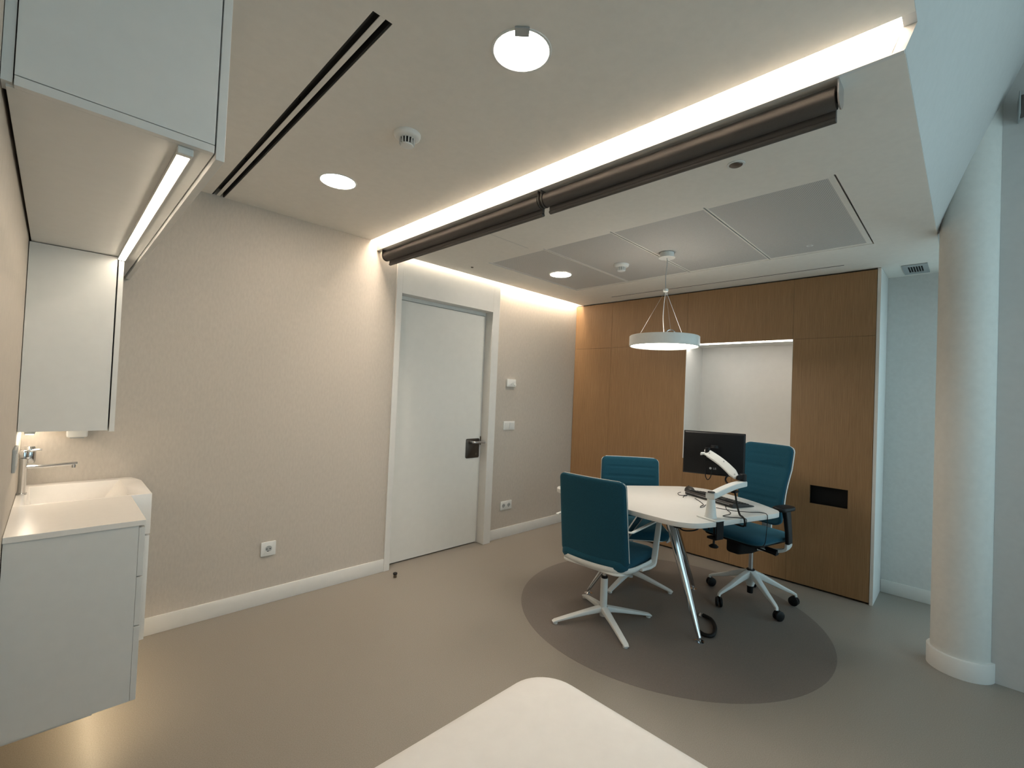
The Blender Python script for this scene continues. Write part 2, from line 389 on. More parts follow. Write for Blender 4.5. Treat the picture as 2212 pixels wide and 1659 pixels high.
# ------------------------------------------------------------------ kitchen corner
XU = 0.24
uc = thing('wall_cabinet', 'tall white cabinet hung up to the ceiling with a long light under it', 'cabinet')
B(XL+.007, XU, 1.262, YD-.004, 1.925, 1.943).build('bottom_panel', m_cab, uc, smooth=0, bevel=.0008)
B(XL+.018, XU, 1.245, 1.262, 1.9445, ZU-.003).build('side_panel', m_cab, uc, smooth=0, bevel=.0008)
B(XL+.018, XU, 1.245, 1.262, 1.925, 1.943).build('bottom_edge', m_cab, uc, smooth=0, bevel=.0008)
B(XL+.001, XL+.016, 1.250, 1.290, 1.930, ZU-.003).build('filler_strip', m_cab, uc, smooth=0)
B(XU-.02, XU+.0015, 1.266, YD-.004, 1.946, ZU-.006).build('carcass', m_gap, uc, smooth=0)
ysd = [1.245, 1.88, 2.515, YD-.004]
for i in range(3):
    B(XU+.003, XU+.021, ysd[i]+(.0015 if i else 0), ysd[i+1]-.0015, 1.912, ZU-.008).build('cabinet_door', m_cab, uc, smooth=0, bevel=.001)
lb = thing('led_bar', 'slim glowing light bar under the tall wall cabinet', 'light')
B(.176, .202, 1.283, 2.648, 1.912, 1.924).build('housing', m_white, lb, smooth=0)
B(.179, .199, 1.285, 2.640, 1.909, 1.9125).build('diffuser', e_cab, lb, smooth=0)
B(.174, .204, 1.264, 1.282, 1.908, 1.9245).build('end_cap', m_white, lb, smooth=0, bevel=.002)
lc = thing('wall_cabinet', 'low white wall cabinet hanging over the basin', 'cabinet')
B(XL+.002, .176, 2.650, 2.668, 1.163, 1.922).build('side_panel', m_cab, lc, smooth=0, bevel=.0008)
B(XL+.002, .176, 2.669, YD-.004, 1.163, 1.181).build('bottom_panel', m_cab, lc, smooth=0)
B(.150, .1765, 2.672, YD-.004, 1.185, 1.918).build('carcass', m_gap, lc, smooth=0)
B(.181, .199, 2.650, YD-.004, 1.158, 1.908).build('cabinet_door', m_cab, lc, smooth=0, bevel=.001)
ll = thing('led_bar', 'short light bar under the low cabinet over the basin', 'light')
B(XL+.02, XL+.05, 2.69, 3.12, 1.150, 1.1625).build('housing', m_white, ll, smooth=0)
B(XL+.023, XL+.047, 2.70, 3.11, 1.147, 1.1505).build('diffuser', e_cab, ll, smooth=0)

XC = 0.269; ZT = 0.87
bc = thing('base_cabinet', 'white floating base cabinet with three drawers under the worktop', 'cabinet')
B(XL+.002, .2494, 2.172, 2.190, .205, ZT-.0205).build('side_panel', m_cab, bc, smooth=0, bevel=.0008)
B(XL+.002, .245, 2.191, 2.646, .205, .223).build('bottom_panel', m_cab, bc, smooth=0)
B(.20, .2475, 2.193, 2.646, .226, ZT-.024).build('carcass', m_gap, bc, smooth=0)
for z0, z1 in ((.205, .476), (.480, .658), (.662, .842)):
    B(.250, .268, 2.172, 2.646, z0, z1).build('drawer_front', m_cab, bc, smooth=0, bevel=.001)
B(XL+.02, .15, 2.20, 2.64, .186, .2045).build('plinth', m_cab, bc, smooth=0)
wt = B(XL+.001, XC, 2.168, 2.648, ZT-.02, ZT).build('worktop', m_solid, None, smooth=0, bevel=.0012)
tag(wt, 'thin white worktop over the drawer cabinet beside the basin', 'worktop')
# wash basin block
sk = thing('wash_basin', 'white solid surface basin block with a long sunken trough', 'sink')
XS = 0.345
bm_ = MB()
outer = [(XL+.001, 2.650), (XS, 2.650), (XS, 3.02), (XS-.012, 3.075), (XS-.03, 3.142), (XL+.001, 3.142)]
inner = [(-.055, 2.668), (.262, 2.668), (.268, 2.90), (.262, 3.085), (-.055, 3.085), (-.058, 2.90)]
floor_ = [(-.048, 2.70), (.205, 2.70), (.21, 2.88), (.205, 3.06), (-.048, 3.06), (-.050, 2.88)]
vs = [(x, y, ZT-.185) for x, y in outer]+[(x, y, ZT) for x, y in outer]+[(x, y, ZT-.001) for x, y in inner]+[(x, y, ZT-.085) for x, y in floor_]
fs = [(0,1,7,6),(1,2,8,7),(2,3,9,8),(3,4,10,9),(4,5,11,10),(5,0,6,11),(5,4,3,2,1,0)]
fs += [(6+i, 6+(i+1) % 6, 12+(i+1) % 6, 12+i) for i in range(6)]+[(12+i, 12+(i+1) % 6, 18+(i+1) % 6, 18+i) for i in range(6)]+[(18, 19, 20, 21, 22, 23)]
bm_.add(vs, fs).build('basin_block', m_solid, sk, smooth=30, bevel=.003)
MB().cyl((.08, 2.93, ZT-.0855), (.08, 2.93, ZT-.082), .022, n=24).build('drain', m_chrome, sk)
sc_ = thing('base_cabinet', 'white floating cabinet below the wash basin', 'cabinet')
pl = [(XL+.002, 2.652), (XS-.022, 2.652), (XS-.022, 3.01), (XS-.052, 3.140), (XL+.002, 3.140)]
MB().prism(pl, .205, ZT-.187).build('carcass', m_cab, sc_, smooth=0)
pf = [(XS-.0205, 2.651), (XS-.002, 2.651), (XS-.002, 3.02), (XS-.014, 3.075), (XS-.032, 3.141), (XS-.0515, 3.141), (XS-.0205, 3.012)]
MB().prism(pf, .205, ZT-.192).build('cabinet_door', m_cab, sc_, smooth=30, bevel=.001)
# light under the floating cabinets
tl = thing('led_strip', 'warm light strip under the floating base cabinets', 'light')
B(.166, .186, 2.20, 3.10, .190, .2035).build('housing', m_white, tl, smooth=0)
B(.168, .184, 2.21, 3.09, .187, .1905).build('diffuser', e_toe, tl, smooth=0)
# tap
tp = thing('basin_tap', 'tall chrome tap with a long thin spout at the basin', 'tap', (-.076, 2.90, ZT))
MB().lathe([(0, 0), (.017, 0), (.017, .006), (.013, .008), (.013, .150), (.014, .152), (.014, .158), (0, .160)], 28).build('tap_body', m_chrome, tp)
MB().tube([(.008, 0, .118), (.06, 0, .118), (.150, 0, .122), (.172, 0, .122)], .0075, 16).build('spout', m_chrome, tp)
MB().cyl((.160, 0, .120), (.160, 0, .104), .008, .007, n=18).build('aerator', m_chrome, tp)
MB().lathe([(0, 0), (.015, 0), (.016, .02), (.012, .03), (0, .032)], 24, (0, 0, .161)).tube([(0, 0, .18), (.03, 0, .19), (.055, 0, .192)], .005, 10).build('tap_lever', m_chrome, tp)
# soap bottle by the tap
sp_ = thing('soap_dispenser', 'small chrome soap dispenser fixed on the wall behind the tap', 'dispenser', (XL, 3.02, 0.99))
MB().lathe([(0, 0), (.020, 0), (.023, .01), (.023, .06), (.018, .075), (0, .078)], 24, (.03, 0, 0)).build('bottle', m_chrome, sp_)
B(.0005, .012, -.02, .02, .02, .06).build('bracket', m_chrome, sp_, smooth=0)
pd = thing('towel_dispenser', 'white paper towel box on the wall under the low cabinet', 'dispenser', (.09, 3.06, 0))
B(-.034, .042, .0, .084, 1.095, 1.157).build('dispenser_body', m_white, pd, bevel=.008, seg=3)
B(-.02, .03, .01, .07, 1.090, 1.0945).build('outlet', m_grille, pd, smooth=0)
# socket plates
def socket_face(mb_, c, T): pass
def wall_T(org, n):
    """local x along the wall, y up, z out of the wall"""
    if n == '-Y': return Matrix(((1,0,0,org[0]),(0,0,-1,org[1]),(0,1,0,org[2]),(0,0,0,1)))
    if n == '+X': return Matrix(((0,0,1,org[0]),(-1,0,0,org[1]),(0,1,0,org[2]),(0,0,0,1)))
    if n == '-X': return Matrix(((0,0,-1,org[0]),(-1,0,0,org[1]),(0,1,0,org[2]),(0,0,0,1)))
def plate(t, T, w_, h_, th=.009, m=m_white, name='cover_plate'):
    return MB().prism(rrect(-w_/2, w_/2, -h_/2, h_/2, .004, 4), 0.0004, th, T).build(name, m, t, bevel=.0018)
def outlet(t, T, cx, tilt=0.0):
    prof = [(.0225, .0093), (.0225, .0102), (.0195, .0102), (.0185, .0094)]
    o = MB().lathe([(.0225, .0088), (.0225, .0104), (.0195, .0104), (.0190, .0092)], 32, (cx, 0, 0), T, closed=True).build('outlet_rim', m_white, t)
    MB().lathe([(0, .0090), (.0188, .0090), (.0188, .0094), (0, .0094)], 32, (cx, 0, 0), T).build('outlet_well', m_grille, t)
    h = MB()
    for a in (tilt, tilt+pi): 
        c = (cx+.0095*cos(a), .0095*sin(a), .0)
        h.lathe([(0, .0094), (.0034, .0094), (.0034, .0098), (0, .0098)], 14, c, T)
    h.lathe([(0, .0094), (.0030, .0094), (.0030, .0098), (0, .0098)], 14, (cx-.003, -.015, 0), T)
    h.build('outlet_hole', m_black, t)
s1 = thing('wall_socket', 'single white wall socket low on the long blank wall', 'socket')
T = wall_T((1.013, YD, .346), '-Y'); plate(s1, T, .088, .088, .011); outlet(s1, Matrix.Translation((0,-.002,0)) @ T, 0, radians(0))
s2 = thing('wall_socket', 'double white wall socket near the floor beside the door', 'socket')
T = wall_T((3.165, YD2, .308), '-Y'); plate(s2, T, .152, .084); outlet(s2, T, -.036); outlet(s2, T, .036)
s3 = thing('wall_socket', 'grey double socket on the kitchen wall above the worktop', 'socket')
T = wall_T((XL, 2.52, 1.075), '+X'); plate(s3, T, .152, .085, .010, m_grille); outlet(s3, T, -.036); outlet(s3, T, .036)
sw = thing('light_switch', 'double white light switch on the wall beside the door', 'switch')
T = wall_T((3.161, YD2, 1.0836), '-Y'); plate(sw, T, .152, .084)
for cx in (-.033, .033):
    MB().prism(rrect(-.029, .029, -.029, .029, .002, 3), .0092, .0125, T @ Matrix.Translation((cx, 0, 0)) @ Matrix.Rotation(radians(3), 4, 'X')).build('rocker', m_white, sw, bevel=.0012)
th = thing('thermostat', 'small white thermostat box above the light switch', 'thermostat')
T = wall_T((3.155, YD2, 1.498), '-Y'); plate(th, T, .118, .074, .024, name='thermostat_case')
MB().lathe([(0, .0242), (.012, .0242), (.011, .030), (0, .030)], 24, (.048, -.016, 0), T).build('dial', m_white, th)
MB().lathe([(0, .0242), (.0035, .0242), (.003, .0255), (0, .0255)], 12, (-.006, -.012, 0), T).build('indicator', m_grille, th)

# ------------------------------------------------------------------ oak storage wall
XW = 4.17
sw_ = thing('storage_wall', 'oak veneered storage wall with a lit white niche', 'cabinet')
g = .0007; z0, zn0, zn1, z1 = .014, .868, 1.927, 2.409; yl, yn1, yn0, yr0 = 3.176, 1.877, 1.007, .482
def pan(ya, yb, za, zb): B(XW, XW+.018, ya+g, yb-g, za+g, zb-g).build('wood_panel', m_wood, sw_, smooth=0, bevel=.0006, seg=1)
pan(2.70, yl, z0, zn1); pan(yn1, 2.70, z0, zn1); pan(2.70, yl, zn1, z1); pan(yn1, 2.70, zn1, z1); pan(yn0, yn1, zn1, z1); pan(yr0, yn0, zn1, z1)
pan(1.44, yn1, z0, zn0); pan(yn0, 1.44, z0, zn0)
ry0, ry1, rz0, rz1 = .620, .861, .650, .790
MB().box(XW, XW+.018, yr0+g, ry0, z0+g, zn1-g).box(XW, XW+.018, ry1, yn0-g, z0+g, zn1-g).box(XW, XW+.018, ry0, ry1, z0+g, rz0).box(XW, XW+.018, ry0, ry1, rz1, zn1-g).build('wood_panel', m_wood, sw_, smooth=0)
B(XW+.004, XA-.002, .460, .480, 0.0, ZLO-.001).build('end_panel', m_cab, sw_, smooth=0, bevel=.001)
B(XW, XW+.004, .460, .480, 0.0, ZLO-.001).build('edge_strip', m_trim, sw_, smooth=0)
B(XW+.03, XW+.04, .482, 3.177, 0, z0+.02).build('plinth', m_gap, sw_, smooth=0)
car = MB()
car.box(XW+.020, XW+.026, .482, yn0-.004, z0, rz0-.004).box(XW+.020, XW+.026, .482, ry0-.004, rz0-.004, zn1).box(XW+.020, XW+.026, ry1+.004, yn0-.004, rz0-.004, zn1).box(XW+.020, XW+.026, ry0-.004, ry1+.004, rz1+.004, zn1)
car.box(XW+.020, XW+.026, yn0-.004, yn1+.004, z0, zn0-.004).box(XW+.020, XW+.026, yn1+.004, 3.177, z0, zn1).box(XW+.020, XW+.026, .482, 3.177, zn1+.006, ZLO-.001)
car.build('carcass', m_gap, sw_, smooth=0)
B(XW+.045, XW+.05, ry0-.01, ry1+.01, rz0-.01, rz1+.01).build('recess_back', m_black, sw_, smooth=0)
rb = MB(); rb.box(XW+.019, XW+.045, ry0-.003, ry0, rz0, rz1).box(XW+.019, XW+.045, ry1, ry1+.003, rz0, rz1).box(XW+.019, XW+.045, ry0, ry1, rz0-.003, rz0).box(XW+.019, XW+.045, ry0, ry1, rz1, rz1+.003)
rb.build('recess_lining', m_blackm, sw_, smooth=0)
XNB = 4.535
B(XNB, XNB+.01, yn0-.002, yn1+.002, zn0-.01, zn1+.01).build('niche_back', m_trim, sw_, smooth=0)
nl = MB(); nl.box(XW-.001, XNB, yn1, yn1+.003, zn0, zn1).box(XW-.001, XNB, yn0-.003, yn0, zn0, zn1).box(XW-.001, XNB, yn0, yn1, zn0-.003, zn0).box(XW+.019, XNB, yn0, yn1, zn1, zn1+.003)
nl.build('niche_lining', m_trim, sw_, smooth=0)
ns = tag(B(XW+.022, XW+.062, yn0+.004, yn1-.004, zn1-.006, zn1-.0005).build('led_strip', e_niche, None, smooth=0), 'bright light strip along the top of the white niche', 'light')

# ------------------------------------------------------------------ ceiling fittings
cs = tag(B(1.613, 1.660, .125, YD-.10, 2.545, 2.562).build('led_strip', e_cove, None, smooth=0), 'long light strip hidden in the slot along the ceiling step', 'light')
cs2 = tag(B(1.705, 4.166, YC+.004, YD-.004, 2.515, 2.53).build('led_strip', e_cove2, None, smooth=0), 'light strip washing the wall above the door', 'light')
def downlight(x, y, z, label, clip=False):
    t = thing('downlight', label, 'light', (x, y, z), 0, 'round recessed downlights')
    MB().lathe([(.088, 0), (.096, 0), (.095, -.0022), (.0885, -.0028), (.086, -.001)], 56, closed=True).build('trim_ring', m_white, t)
    MB().lathe([(0, -.0005), (.086, -.0005), (.086, -.0016), (0, -.0016)], 56).build('diffuser', e_down, t)
    if clip:
        a = atan2(-1.0, -1.0)
        T = Matrix.Rotation(a, 4, 'Z')
        MB().box(.066, .100, -.022, .022, -.006, -.0018, T).build('clip', m_grille, t, smooth=0)
downlight(1.002, 1.022, ZU, 'round glowing downlight with a clip on its rim, nearest the viewer', True)
downlight(1.022, 2.392, ZU, 'round glowing downlight near the long blank wall and the smoke detector')
downlight(3.000, 2.470, ZLO+.003, 'small round downlight in the grey ceiling panel near the door')
def smoke(x, y, z, label, dark):
    t = thing('smoke_detector', label, 'detector', (x, y, z), radians(45), 'ceiling smoke detectors')
    MB().lathe([(0, 0), (.056, 0), (.056, -.006), (.053, -.016), (.046, -.021), (.036, -.023), (0, -.023)], 48).build('detector_base', m_white, t)
    MB().lathe([(0, -.023), (.029, -.023), (.024, -.046), (0, -.046)], 40).build('chamber', m_blackm if dark else m_grille, t)
    rb_ = MB()
    for i in range(14):
        a = 2*pi*i/14
        rb_.box(.0225, .0325, -.0022, .0022, -.047, -.022, Matrix.Rotation(a, 4, 'Z'))
    rb_.build('vent_rib', m_white, t, smooth=0)
    MB().lathe([(0, -.046), (.0265, -.046), (.0255, -.052), (.020, -.054), (0, -.054)], 40).build('cap', m_white, t)
smoke(1.020, 1.713, ZU, 'white smoke detector with dark vents on the plain ceiling', True)
smoke(3.041, 1.905, ZLO+.003, 'white smoke detector on the perforated ceiling panels', False)
sd = thing('slot_diffuser', 'long twin slot air diffuser in the plain ceiling', 'vent')
B(.6045, .6675, 1.236, YD-.001, 2.53, 2.55).build('plenum', m_gap, sd, smooth=0)
for x0, x1 in ((.605, .611), (.628, .645), (.661, .667)):
    B(x0, x1, 1.2365, YD-.001, ZU+.001, 2.529 if x1-x0 < .01 else ZU+.004).build('slot_rail', m_ceil if x1-x0 > .01 else m_gap, sd, smooth=0)
for yy in (1.85, 2.55):
    B(.6115, .6275, yy, yy+.03, ZU+.012, 2.52).box(.6455, .6605, yy, yy+.03, ZU+.012, 2.52).build('slot_bridge', m_blackm, sd, smooth=0)
sd2 = thing('slot_diffuser', 'narrow slot air diffuser along the top of the oak wall', 'vent')
B(3.9575, 3.9795, .651, 2.589, ZLO+.020, ZLO+.034).build('plenum', m_gap, sd2, smooth=0)
B(3.966, 3.971, .651, 2.589, ZLO+.001, ZLO+.003).build('slot_rail', m_ceil, sd2, smooth=0)
for x0 in (3.9572, 3.9783): B(x0, x0+.0015, .651, 2.589, ZLO+.0005, ZLO+.0195).build('slot_liner', m_gap, sd2, smooth=0)
ag = thing('air_grille', 'grey metal air grille in the ceiling beside the oak wall', 'vent', (4.345, .285, ZLO))
fr = MB(); fr.box(-.143, .143, -.069, -.040, -.006, -.0003).box(-.143, .143, .040, .069, -.006, -.0003).box(-.143, -.088, -.040, .040, -.006, -.0003).box(.088, .143, -.040, .040, -.006, -.0003)
fr.build('grille_frame', m_grille, ag, smooth=0)
B(-.088, .088, -.040, .040, -.0012, -.0004).build('grille_back', m_gap, ag, smooth=0)
for i in range(5):
    yy = -.028+.014*i
    MB().box(-.088, .088, yy-.0016, yy+.0016, -.0055, -.0013).build('fin', m_grille, ag, smooth=0)
cse = thing('ceiling_sensor', 'small round dark sensor in the ceiling behind the roller blinds', 'sensor', (2.022, .722, ZLO))
MB().lathe([(.027, -.0004), (.036, -.0004), (.035, -.003), (.027, -.004)], 32, closed=True).build('sensor_ring', m_white, cse)
MB().lathe([(0, -.0004), (.027, -.0004), (.024, -.006), (0, -.008)], 32).build('sensor_lens', m_steel, cse)
tag(MB().lathe([(0, -.0003), (.011, -.0003), (.009, -.006), (0, -.008)], 20, (2.386, 2.903, ZLO)).build('sprinkler', m_bronze, None), 'tiny brown sprinkler button in the ceiling near the door', 'sprinkler')
tag(MB().lathe([(.013, .0035), (.019, .0035), (.0185, .0018), (.0135, .0018)], 24, (3.376, .736, ZLO), closed=True).build('ceiling_ring', m_white, None), 'tiny white ring in the perforated ceiling panel', 'fitting')

# roller blinds rolled up under the ceiling step
def blind(y0, y1, label, first):
    t = thing('roller_blind', label, 'blind', (0, 0, 0), 0, 'rolled up taupe blinds')
    xc, zc, r = 1.712, 2.379, .035
    MB().cyl((xc, y0+.012, zc), (xc, y1-.012, zc), r, n=40).build('blind_roll', m_blind, t)
    B(xc+.018, xc+.034, y0+.016, y1-.016, zc-.055, zc-.012).build('hanging_edge', m_blind, t, smooth=0)
    MB().sweep([(xc+.026, y0+.016, zc-.058), (xc+.026, y1-.016, zc-.058)], [(.012*cos(a), .009*sin(a)) for a in [2*pi*i/16 for i in range(16)]]).build('hem_bar', m_blindbar, t)
    for yy, s_ in ((y0, 1), (y1, -1)):
        pr_ = [(xc+.038*cos(a), zc+.038*sin(a)) for a in [radians(180+180*i/16) for i in range(17)]]+[(xc+.038, ZLO-.0005), (xc-.038, ZLO-.0005)]
        TT = Matrix(((1,0,0,0),(0,0,1,yy if s_ > 0 else yy-.004),(0,1,0,0),(0,0,0,1)))
        MB().prism(pr_, 0, .004, TT).build('bracket', m_silver if (s_ > 0 and yy < 1) else m_blindbar, t)
    MB().cyl((xc, y0+.004, zc), (xc, y0+.012, zc), .018, n=20).build('axle', m_black, t)
    MB().cyl((xc, y1-.012, zc), (xc, y1-.004, zc), .018, n=20).build('axle', m_black, t)
blind(1.545, 3.09, 'short taupe roller blind rolled up by the door', True)
blind(.300, 1.530, 'long taupe roller blind rolled up towards the column', False)

# pendant
pn = thing('pendant_lamp', 'white round disc pendant lamp hanging over the table', 'lamp', (2.98, 1.505, 0))
MB().lathe([(0, ZLO+.0025), (.046, ZLO+.0025), (.046, 2.392), (.055, 2.392), (.055, 2.386), (0, 2.386)], 48).build('canopy', m_white, pn)
MB().tube(spline([(0, 0, 2.387), (.004, -.002, 2.35), (.003, .002, 2.30), (-.002, .003, 2.25), (0, 0, 2.165)], 8), .0028, 10).build('power_cable', m_grille, pn)
MB().lathe([(0, 2.170), (.015, 2.170), (.017, 2.166), (.017, 2.154), (.015, 2.150), (0, 2.150)], 28).build('cable_joint', m_white, pn)
RP = .233
MB().lathe([(RP-.012, 1.768), (RP-.006, 1.765), (RP, 1.769), (RP, 1.834), (RP-.004, 1.838), (RP-.10, 1.838), (RP-.10, 1.833), (RP-.012, 1.83)], 96, closed=True).build('lamp_body', m_white, pn)
MB().lathe([(0, 1.7705), (RP-.0125, 1.7705), (RP-.0125, 1.774), (0, 1.774)], 72).build('diffuser', e_pend, pn)
MB().lathe([(0, 1.8385), (.150, 1.8385), (.150, 1.846), (0, 1.846)], 64).build('top_plate', e_up, pn)
for k, a in enumerate((100, 220, 340)):
    a = radians(a); p = (.178*cos(a), .178*sin(a), 1.852)
    MB().tube([(.006*cos(a), .006*sin(a), 2.151), p], .0009, 6).build('suspension_wire', m_silver, pn)
    T = Matrix.Translation((p[0], p[1], 1.848)) @ Matrix.Rotation(a, 4, 'Z')
    ring = [T @ Vector((.000, .026*cos(t), .018*sin(t)-.006)) for t in [radians(-10+200*i/14) for i in range(15)]]
    MB().tube(ring, .0035, 8).build('wire_clip', m_chrome, pn)
MB().tube(spline([(0, 0, 2.150), (-.01, .004, 2.06), (-.012, .006, 1.96), (.0, 0, 1.847)], 8), .0022, 8).build('lamp_cable', m_white, pn)

# ------------------------------------------------------------------ table
tb = thing('meeting_table', 'white rounded three cornered table on splayed chrome legs', 'table')
ol = [(2.571,.987),(2.672,.953),(2.90,.885),(3.10,.822),(3.19,.815),(3.262,.872),(3.395,1.055),(3.488,1.28),(3.512,1.41),(3.455,1.54),(3.307,1.662),(3.102,1.812),(2.85,1.975),(2.66,2.088),(2.585,2.078),(2.545,2.015),(2.478,1.75),(2.440,1.42),(2.425,1.24),(2.428,1.12),(2.480,1.03)]
olp = [(p.x, p.y) for p in spline([(x, y, 0) for x, y in ol], 5, True)]
MB().prism(olp, .712, .740).build('table_top', m_table, tb, smooth=30, bevel=.0015)
hub = Vector((2.94, 1.46, .70))
MB().lathe([(0, .680), (.10, .680), (.13, .7115), (0, .7115)], 40, (2.94, 1.46, 0)).build('under_frame', m_blackm, tb)
for fx, fy, tx, ty in ((2.723, 1.090, 2.895, 1.405), (2.759, 1.897, 2.90, 1.52), (3.435, 1.433, 3.03, 1.46)):
    d = Vector((fx-tx, fy-ty, 0)).normalized(); sd_ = Vector((-d.y, d.x, 0))
    top = Vector((tx, ty, .70)); ft = Vector((fx, fy, .022))
    pts = [top.lerp(ft, t) for t in (0, .35, .6, .8, 1)]
    prof = rrect(-.022, .022, -.022, .022, .012, 3)
    lg_ = MB().sweep(pts, prof, up=tuple(d), scales=[1.15, 1.0, .85, .70, .46]); lg_ = lg_.build('leg', m_chrome, tb, smooth=50)
    MB().lathe([(0, .0010), (.028, .0010), (.028, .0035), (.012, .006), (.008, .010), (.008, .022), (0, .024)], 28, (fx, fy, 0)).build('foot', m_chrome, lg_)
# tray and cabling below the top
MB().tube(spline([(2.62,1.12,.695),(2.58,1.16,.672),(2.62,1.22,.66),(2.70,1.24,.68),(2.74,1.20,.70)], 8), .006, 8).build('cable_loop', m_black, tb)
MB().tube(spline([(2.60,1.20,.69),(2.56,1.14,.665),(2.60,1.08,.672),(2.68,1.08,.69)], 8), .004, 8).build('cable_loop', m_black, tb)
B(2.60, 2.66, 1.10, 1.22, .688, .711).build('bracket', m_silver, tb, smooth=0, bevel=.004)
MB().cyl((2.66, 1.03, .711), (2.66, 1.03, .675), .018, .004, n=4).build('clip', m_blackm, tb, smooth=0)

# ------------------------------------------------------------------ chairs
def back_mesh(h0, h1, w0, w1, thick, curve, lean, grooves=(), r=.05, rb=.06, nu=26, nv=72, belly=0.0, wb=None):
    """upholstered back: front faces +x; returns (mesh, outline function)"""
    zs = [h0+(h1-h0)*(0.5-0.5*cos(pi*j/nv)) for j in range(nv+1)]
    def half(z):
        t = (z-h0)/(h1-h0); w_ = (w0+(w1-w0)*t)/2
        if z > h1-r: w_ -= r-sqrt(max(0, r*r-(z-(h1-r))**2))
        if z < h0+rb: w_ -= rb*1.6*(1-sqrt(max(0, 1-((h0+rb-z)/rb)**2)))
        return max(w_, .01)
    def mid(z, y): return curve*y*y*4-(z-h0)*math.tan(lean)+belly*sin(pi*min(1, max(0, (z-h0)/(h1-h0)*1.4)))
    vs = []; fs = []
    for side in (1, -1):
        for z in zs:
            for i in range(nu+1):
                u = -cos(pi*i/nu); y = half(z)*u
                e = min(1.0, (half(z)-abs(y))/.022) if half(z) > .02 else 0
                ez = min(1.0, min(h1-z, z-h0)/.022)
                k = sqrt(max(0, 1-(1-min(e, 1))**2))*sqrt(max(0, 1-(1-min(ez, 1))**2))
                t = thick/2*(.25+.75*k)
                x = mid(z, y)+side*t
                if side > 0:
                    for zg in grooves:
                        mk = min(1, max(0, (half(z)-.03-abs(y))/.02))
                        x -= .006*mk*math.exp(-((z-zg)/.004)**2)
                vs.append((x, y, z))
    N = nu+1; K = (nv+1)*N
    for j in range(nv):
        for i in range(nu):
            a = j*N+i
            fs.append((a, a+1, a+N+1, a+N)); fs.append((K+a, K+a+N, K+a+N+1, K+a+1))
    for j in range(nv):
        for i in (0, nu):
            a = j*N+i; fs.append((a, a+N, K+a+N, K+a))
    for i in range(nu):
        for j in (0, nv):
            a = j*N+i; fs.append((a, a+1, K+a+1, K+a))
    return MB().add(vs, fs), half, mid
def cushion(x0, x1, w_, z0, z1, r=.05, crown=.012, lift=0.0):
    poly = rrect(x0, x1, -w_/2, w_/2, r, 8); cx = (x0+x1)/2
    rings = [(z0, .90), (z0+.004, .96), (z0+(z1-z0)*.35, 1.0), (z0+(z1-z0)*.65, 1.0), (z1-.010, .97), (z1-.002, .92), (z1+crown*.5, .70), (z1+crown, .35)]
    vs = []; fs = []; n = len(poly)
    for z, s_ in rings:
        for x, y in poly:
            xx = cx+(x-cx)*s_; vs.append((xx, y*s_, z+lift*(xx-cx)))
    for k in range(len(rings)-1):
        fs += [(k*n+i, k*n+(i+1) % n, (k+1)*n+(i+1) % n, (k+1)*n+i) for i in range(n)]
    fs += [tuple(range(n-1, -1, -1)), tuple((len(rings)-1)*n+i for i in range(n))]
    return MB().add(vs, fs)
def rim_path(half, mid, h0, h1, off, zlo):
    L = []
    zz = [zlo+(h1-zlo)*i/40 for i in range(41)]
    left = [(mid(z, half(z)+.002)+off, half(z)+.002, z) for z in zz]
    topz = h1+.002
    tp_ = [(mid(h1, y)+off, y, topz) for y in [half(h1)*(1-2*i/12) for i in range(13)]]
    right = [(a, -b, c) for a, b, c in reversed(left)]
    return left+tp_+right

